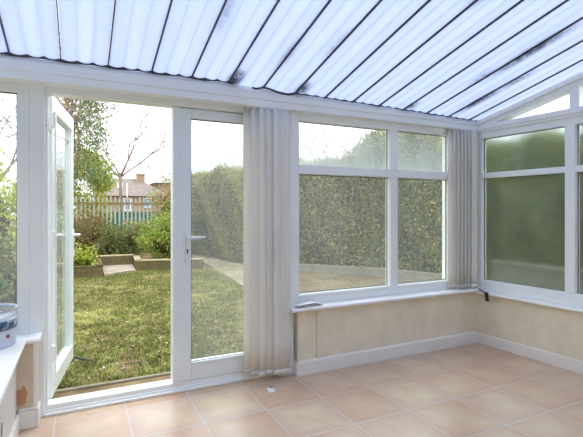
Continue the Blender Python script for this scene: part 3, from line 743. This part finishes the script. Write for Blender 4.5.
# hedges
def hedge(label, line, width, h, n, mat, size, hvar=.15, z0=-.12, flowers=None):
    L = [np.array(p, float) for p in line]; seg = [np.linalg.norm(L[i+1]-L[i]) for i in range(len(L)-1)]; tot = sum(seg)
    r = empty('hedge', (line[0][0], line[0][1], z0), label=label, cat='hedge')
    u = rng.random(n)*tot; P = np.empty((n,3)); cum = np.cumsum([0]+seg)
    idx = np.clip(np.searchsorted(cum, u)-1, 0, len(seg)-1); f = (u-cum[idx])/np.array(seg)[idx]
    H = np.array(h if hasattr(h,'__len__') else [h]*len(L), float); hh = H[idx]+(H[idx+1]-H[idx])*f
    A = np.array(L)[idx]; Bv = np.array(L)[idx+1]; d = (Bv-A)/np.linalg.norm(Bv-A, axis=1, keepdims=True); nrm = np.stack([-d[:,1], d[:,0]], 1)
    base = A + (Bv-A)*f[:,None]
    top = hh + hvar*np.sin(u*2.3) + hvar*.6*np.sin(u*5.1+1) 
    which = rng.random(n); z = rng.random(n)*(top); depth = np.abs(rng.normal(size=n))*.16
    bulge = .13*np.sin(u*3.1+z*2.2) + .10*np.sin(z*5.3+u*7)
    off = np.where(which < .62, depth - bulge - .02, np.where(which < .85, width*rng.random(n), width-depth))
    z = np.where((which >= .62) & (which < .85), top - np.abs(rng.normal(size=n))*.16, z) + rng.normal(size=n)*.05
    P[:,:2] = base + nrm*off[:,None]; P[:,2] = np.maximum(z, 0) + z0
    V, F = leaves(P, size, .42, .2, .3); rawmesh('foliage', V, F, M[mat], r)
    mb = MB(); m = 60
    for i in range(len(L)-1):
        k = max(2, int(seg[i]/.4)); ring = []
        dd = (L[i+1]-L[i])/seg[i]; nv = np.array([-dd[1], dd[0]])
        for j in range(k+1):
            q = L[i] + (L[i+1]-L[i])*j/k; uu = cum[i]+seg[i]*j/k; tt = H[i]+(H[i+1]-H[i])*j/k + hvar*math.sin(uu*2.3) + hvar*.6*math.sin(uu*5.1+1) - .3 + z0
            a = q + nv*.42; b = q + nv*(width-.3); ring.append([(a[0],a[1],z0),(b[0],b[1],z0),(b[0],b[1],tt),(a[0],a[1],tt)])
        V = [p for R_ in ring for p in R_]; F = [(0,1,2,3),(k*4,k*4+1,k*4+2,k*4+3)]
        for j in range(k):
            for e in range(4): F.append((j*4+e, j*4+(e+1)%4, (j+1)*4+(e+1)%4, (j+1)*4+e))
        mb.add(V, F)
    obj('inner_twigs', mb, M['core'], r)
    # pale upright twigs on the face
    tw = MB()
    for q in range(int(tot*16)):
        uu = rng.random()*tot; i = min(np.searchsorted(cum, uu)-1, len(seg)-1); i = max(i,0); ff = (uu-cum[i])/seg[i]
        dd = (L[i+1]-L[i])/seg[i]; nv = np.array([-dd[1], dd[0]]); p = L[i]+(L[i+1]-L[i])*ff + nv*rng.normal()*.05
        zz = z0 + rng.random()*H[0]*.7; l = .3+.5*rng.random()
        tw.tube([(p[0],p[1],zz),(p[0]+rng.normal()*.06,p[1]+rng.normal()*.06,zz+l*.5),(p[0]+rng.normal()*.12,p[1]+rng.normal()*.12,zz+l)], [.006,.005,.002], 4)
    obj('twig', tw, M['twig'], r, kind='stuff')
    if flowers:
        fp = np.array(flowers); fp = np.repeat(fp, 14, 0) + rng.normal(size=(len(fp)*14,3))*np.array([.10,.10,.03]); V, F = leaves(fp, .06, .8); rawmesh('flower', V, F, M['flower'], r, kind='stuff')
    return r
hedge('tall olive-brown hedge behind the path, seen through the closed door', [(6.3,7.4),(4.7,9.2),(4.0,10.6),(3.5,12.6),(3.1,16)][::-1], 1.3, [2.55,2.5,2.55,2.6,3.0], 80000, 'hedge_gold', .07)
hedge('green and yellow hedge nearest the corner, seen through the front window', [(5.75,8.1),(6.3,6.9),(6.6,5.6),(6.65,3.8)], 1.3, [3.0,3.0,2.6,2.4], 52000, 'hedge_green', .07, flowers=[(6.42,6.05,.95),(6.40,5.9,.92),(6.45,6.2,1.0),(6.42,6.3,2.0)])
hedge('dark green hedge close outside the right window', [(6.3,3.7),(6.3,-3.5)], 1.2, 2.55, 36000, 'hedge_side', .085)

# trees
def tree_mesh(p, d, l, r, lv, mb, tips, spread=.55, kids=3, gn=.75):
    pts = [Vector(p)]; rr = [r]; d = Vector(d).normalized(); n = 4
    for i in range(n):
        d = (d + Vector(rng.normal(size=3))*.13 + Vector((0,0,.04))).normalized(); pts.append(pts[-1]+d*l/n); rr.append(r*(1-.4*(i+1)/n))
    mb.tube(pts, rr, 6 if lv > 1 else 4); tips.extend([tuple(q) for q in pts[2:]])
    if lv == 0: return
    for k in range(kids):
        q = pts[int(2+rng.integers(0, n-1))] if k else pts[-1]
        nd = (d + Vector(rng.normal(size=3))*spread).normalized()
        tree_mesh(q, nd, l*gn*(.8+.4*rng.random()), r*.58, lv-1, mb, tips, spread, kids, gn)
def bare_tree(label, base, dirs, l, r, lv, group=None, kids=3, mat='twig'):
    t = empty('bare_tree', base, label=label, cat='tree'); mat = mat; mb = MB(); tips = []
    d = Vector(dirs[0]); top = Vector(base)+d
    mb.tube([base, Vector(base)+d*.5+Vector((.04,0,0)), top], [r*1.2, r*1.05, r], 8); obj('trunk', mb, M['bark'], t, smooth=True)
    for dd in dirs[1:]:
        b = MB(); tree_mesh(top - d*.08, dd, l, r*.62, lv, b, tips, .5, kids); obj('branch', b, M[mat], t, smooth=True)
    return t
bare_tree('bare tree with spreading grey branches beyond the fence', (1.5,20,-.1), [(.05,0,3.0),(-.7,.1,.7),(-.1,.1,1.0),(.3,-.1,1.0),(.8,.1,.75),(.5,0,1)], 1.75, .065, 4)
bare_tree('bare tree showing over the shrubs in the narrow left light', (-2.0,13.5,-.1), [(.05,0,2.2),(-.35,.1,.8),(.3,-.1,1.0),(.05,.2,.9)], 1.3, .07, 4)

ht = empty('holly_tree', (-.35,14.6,-.1), label='tall sparse tree with green holly-like leaves left of the opening', cat='tree')
mb = MB(); tips = []
mb.tube([(-.35,14.6,-.1),(-.3,14.6,1.5),(-.22,14.6,3.4)], [.12,.1,.075], 8); obj('trunk', mb, M['bark'], ht, smooth=True)
for dd in ((-.5,.1,.6),(.5,0,.7),(.1,-.1,1),(.35,.1,.9),(-.2,0,.9)):
    b = MB(); tree_mesh((-.24+.03*dd[0],14.6,2.3+.6*rng.random()), dd, 1.35, .045, 3, b, tips, .5, 3, .72); obj('branch', b, M['twig'], ht, smooth=True)
tp = np.array(tips); tp = tp[(tp[:,0] < .78)]; g = tp[(tp[:,0] > -.1)]
P = np.stack([.34+.32*rng.normal(size=95), 14.6+.35*rng.normal(size=95), 2.0+4.2*rng.random(95)], 1)
P = np.repeat(P, 46, 0) + rng.normal(size=(95*46,3))*np.array([.12,.16,.2]); P = P[P[:,0] < 1.0]
V, F = leaves(P, .085, .5); rawmesh('foliage', V, F, M['holly'], ht)
P = np.concatenate([tp[rng.integers(0, len(tp), 3600)], np.stack([-.35+.45*rng.normal(size=4200), 14.7+.4*rng.normal(size=4200), 2.6+4*rng.random(4200)], 1)]) + rng.normal(size=(7800,3))*.18; P = P[P[:,0] < .75]
V, F = leaves(P, .075, .4); rawmesh('dry_foliage', V, F, M['olive_twig'], ht, label='thin olive-brown foliage')

shrub('conifer', 'yellow-green feathery conifer rising behind the left end of the palisade fence', 'shrub', (.02,17.9,1.95), (1.05,.7,1.65), 12000, 'lime', .10, 90, .16, -.1, core=False)
shrub('tall_bush', 'tall loose bush with reddish stems right of the fence', 'shrub', (2.62,13.6,1.2), (.66,.6,1.25), 6500, 'tall_bush', .075, 60, .13, -.1, 'redstem', ns=16)
shrub('leafy_shrub', 'bright green leafy shrub in the right stone bed', 'shrub', (1.98,11.3,.6), (.62,.5,.58), 6500, 'shrub_bright', .06, 50, .09, .06)
shrub('dark_shrub', 'spreading dark green shrub above the pale slab', 'shrub', (.9,12.3,.42), (.62,.42,.46), 5600, 'shrub_dark', .06, 40, .1, .06)
shrub('mixed_shrub', 'low grey-green shrub between dark shrub and bright shrub, before the fence', 'shrub', (1.55,13.4,.5), (.6,.4,.5), 4200, 'tall_bush', .055, 40, .1, .06, 'redstem')
shrub('variegated_plant', 'low yellow variegated plant on the left stone bed', 'plant', (.02,10.35,.27), (.36,.28,.22), 1500, 'variegated', .075, 24, .07, .06, core=False)
shrub('garden_shrub', 'olive shrub filling the narrow left light', 'shrub', (-1.75,9.4,1.1), (.95,.8,1.25), 8000, 'lime', .085, 70, .13, -.1)
shrub('garden_shrub', 'dark shrub low behind the paint tub in the left light', 'shrub', (-1.25,7.6,.35), (.7,.5,.55), 4000, 'shrub_dark', .075, 40, .1, -.1)
shrub('brown_shrub', 'brown twiggy shrub left of the dark green shrub, before the fence', 'shrub', (.1,12.9,.62), (.62,.42,.68), 6500, 'straw', .075, 50, .1, .06, 'redstem', aspect=.25)
bare_tree('reddish bare tree rising beyond the hedge in the front window', (13.2,22,-.1), [(.1,0,2.6),(-.6,.1,.8),(-.2,-.1,1.0),(.3,.1,1),(.7,0,.8)], 1.8, .08, 4, mat='redtwig')
# lawn grass and leaf litter
def in_lawn(x, y): return (y > 3.8) & (y < 9.75 + np.clip((x-.44)*1.0, 0, .6) - np.clip((x-1.1)*.18,0,1)) & (x < 2.5 + .035*(y-3.8))
N = 190000; y = 3.8 + 6.5*rng.random(N)**1.35; x = -1.6 + 4.4*rng.random(N); k = in_lawn(x, y); x, y = x[k], y[k]
dens = .5+.3*np.sin(x*3.1+1.3*np.sin(y*2.3))*np.sin(y*2.7+x)+.3*np.sin(x*9.3+2*np.sin(y*5.1))*np.sin(y*7.7+1.7*np.sin(x*4.3))
tx = np.floor(x*11+.5*np.sin(y*23)).astype(int); ty = np.floor(y*11+.5*np.sin(x*19)).astype(int); hsh = np.abs(np.sin(tx*12.9898+ty*78.233)*43758.5453) % 1   # tufts
k = rng.random(len(x)) < np.clip(dens*(.25+1.2*hsh), .03, 1); x, y = x[k], y[k]
V, F = blades(np.stack([x, y, np.full(len(x), G-.002)], 1), .032, .0095, 1.3); rawmesh('grass', V, F, M['grassblade'], label='short grass blades growing over the lawn', cat='grass', kind='stuff')
N = 3400; y = 3.85+5.6*rng.random(N)**1.2; x = -1.4+4*rng.random(N); k = in_lawn(x, y); P = np.stack([x[k], y[k], np.full(k.sum(), G+.018)], 1)
y2 = 3.3+.33*rng.random(160); x2 = -.5+1.8*rng.random(160); P = np.concatenate([P, np.stack([x2, y2, np.full(160,-.100)], 1)])
x3 = 2.6+3*rng.random(600); y3 = 4+4.5*rng.random(600); P = np.concatenate([P, np.stack([x3, y3, np.full(600,-.10)], 1)[(y3 < 8.6-.75*(x3-3.5))]])
V, F = leaves(P, .042, .6); V[:,2] = (V[:,2]-np.repeat(P[:,2],4))*.25 + np.repeat(P[:,2],4)
rawmesh('leaf_litter', V, F, M['fallen'], label='fallen brown leaves scattered over lawn and patio', cat='fallen leaves', kind='stuff')
mb = MB(); mb.tube([(-.05,4.46,-.072),(.02,4.40,-.078),(.08,4.34,-.08),(.13,4.26,-.085)], [.011,.012,.010,.007], 8)
obj('dark_stick', mb, M['black'], smooth=True, org=(.06,4.28,-.09), label='short dark stick lying on the lawn beside the open door', cat='stick')

# ------------------------------------------------------------------ fence and houses beyond
fy = 16.3
fr_ = empty('palisade_fence', (1,fy,-.1), label='weathered pale palisade fence with pointed tops behind the shrubs', cat='fence')
for i in range(34):
    x = -1.6 + i*.135; w = .029; hgt = 1.76 + .03*math.sin(i*4.7)
    obj('pale', MB().prism([(x-w,-.1),(x+w,-.1),(x+w,hgt-.09),(x,hgt),(x-w,hgt-.09)], fy, fy+.02, lambda u,v,q:(u,q,v)), M['pale'], fr_)
for z in (1.49, .45): obj('rail', MB().box(-1.7,3.0,fy-.045,fy-.001,z,z+.06), M['railwood'], fr_)
for x in (-1.65,.7,2.95): obj('post', MB().box(x-.04,x+.04,fy+.06,fy+.14,-.1,1.65), M['railwood'], fr_)
bf = empty('shade_fence', (-1.35,-.2,-.15), label='tall fence added out of view to shade the left wall window', cat='fence')  # unseen fence, added to keep light off the left side of the room
for i in range(33): obj('board', MB().box(-1.36,-1.34,-3.7+i*.2,-3.7+i*.2+.19,-.15,2.5), M['railwood'], bf)
for z in (.3,1.9): obj('rail', MB().box(-1.34,-1.30,-3.7,2.9,z,z+.08), M['railwood'], bf)
tf = empty('board_fence', (1.5,18.2,-.1), label='teal green boards showing between the pales of the palisade', cat='fence')
for i in range(12): obj('board', MB().box(.3+i*.22,.3+i*.22+.21,18.2,18.23,-.1,1.2), M['teal'], tf)

h = empty('bungalow', (4.0,40,-.1), label='brick bungalow with brown hipped roof beyond the fence', cat='house')
obj('brick_wall', MB().box(1.3,6.9,40,47,-.2,2.55), M['brickwarm'], h)
x0,x1,y0,y1,ze,zr = .9,7.3,39.6,47.4,2.5,4.25
V = [(x0,y0,ze),(x1,y0,ze),(x1,y1,ze),(x0,y1,ze),(2.9,43.5,zr),(5.0,43.5,zr)]
mb = MB(); mb.add(V, [(0,1,5,4),(1,2,5),(2,3,4,5),(3,0,4),(3,2,1,0)]); obj('roof', mb, M['rooftile'], h)
c_ = obj('chimney', MB().box(4.75,5.45,42.6,43.4,3.3,4.6), M['brickwarm'], h); obj('chimney_cap', MB().box(4.68,5.52,42.52,43.48,4.6,4.7), M['capstone'], c_)
for a, b, z0, z1 in ((4.95,5.65,1.5,2.35),(3.4,3.95,1.2,2.3)):
    f = obj('window', frame_ring(lambda a_,n_,z_:(a_,40+n_,z_), a,b,z0,z1,.09,-.08,.02), M['housewhite'], h)
    obj('glazing', MB().box(a+.09,b-.09,39.98,40.01,z0+.09,z1-.09), M['housepane'], f)
f = obj('dormer', MB().box(2.95,3.4,41.3,42.4,3.25,3.72), M['housewhite'], h)
obj('vent_pipe', MB().tube([(3.62,39.55,.0),(3.62,39.55,3.6)], .05, 8), M['housewhite'], h)
h2 = empty('house', (22,48,-.1), label='far house with a long grey roof rising over the hedge', cat='house')
obj('brick_wall', MB().box(7.6,29.4,48,56,-.2,4.25), M['brickwarm'], h2)
mb = MB(); mb.add([(7,47.6,4.2),(30,47.6,4.2),(30,56.4,4.2),(7,56.4,4.2),(18.5,52,9.0),(24,52,9.0)], [(0,1,5,4),(1,2,5),(2,3,4,5),(3,0,4),(3,2,1,0)]); obj('roof', mb, M['slate'], h2)

# ------------------------------------------------------------------ light: bright overcast sky
w = bpy.data.worlds.new('overcast'); S.world = w; w.use_nodes = True; nt = w.node_tree; nt.nodes.clear()
o = nt.nodes.new('ShaderNodeOutputWorld'); bg = nt.nodes.new('ShaderNodeBackground'); tc = nt.nodes.new('ShaderNodeTexCoord')
nz = nt.nodes.new('ShaderNodeTexNoise'); nz.inputs['Scale'].default_value = 2.2; nz.inputs['Detail'].default_value = 4
cr = nt.nodes.new('ShaderNodeValToRGB'); cr.color_ramp.elements[0].position = .35; cr.color_ramp.elements[0].color = (.90,.94,1,1)
cr.color_ramp.elements[1].position = .62; cr.color_ramp.elements[1].color = (1,1,1,1)
nt.links.new(tc.outputs['Generated'], nz.inputs[0]); nt.links.new(nz.outputs[0], cr.inputs[0]); sx = nt.nodes.new('ShaderNodeSeparateXYZ'); nt.links.new(tc.outputs['Generated'], sx.inputs[0])
mr = nt.nodes.new('ShaderNodeMapRange'); nt.links.new(sx.outputs[2], mr.inputs[0]); mr.inputs[3].default_value = 1.0; mr.inputs[4].default_value = 2.25
vm = nt.nodes.new('ShaderNodeVectorMath'); vm.operation = 'SCALE'; nt.links.new(cr.outputs[0], vm.inputs[0]); nt.links.new(mr.outputs[0], vm.inputs['Scale'])
nt.links.new(vm.outputs[0], bg.inputs[0]); nt.links.new(bg.outputs[0], o.inputs[0])
bg.inputs[1].default_value = 1.0

# ------------------------------------------------------------------ camera
cd = bpy.data.cameras.new('camera'); cam = bpy.data.objects.new('camera', cd); COL.objects.link(cam)
cam.location = (0,0,1.285); cam.rotation_euler = (PI/2,0,-math.radians(26)); cd.sensor_width = 36; cd.lens = 36*433/583; cd.shift_y = -8.5/583; cd.clip_start = .02; cd.clip_end = 300
S.camera = cam
S.view_settings.view_transform = 'Standard'; S.view_settings.look = 'None'; S.view_settings.gamma = 1; S.view_settings.use_curve_mapping = False
S.view_settings.exposure = 1.0
S.cycles.max_bounces = 14; S.cycles.diffuse_bounces = 6; S.cycles.transparent_max_bounces = 24; S.cycles.transmission_bounces = 12
S.cycles.caustics_reflective = False; S.cycles.caustics_refractive = True
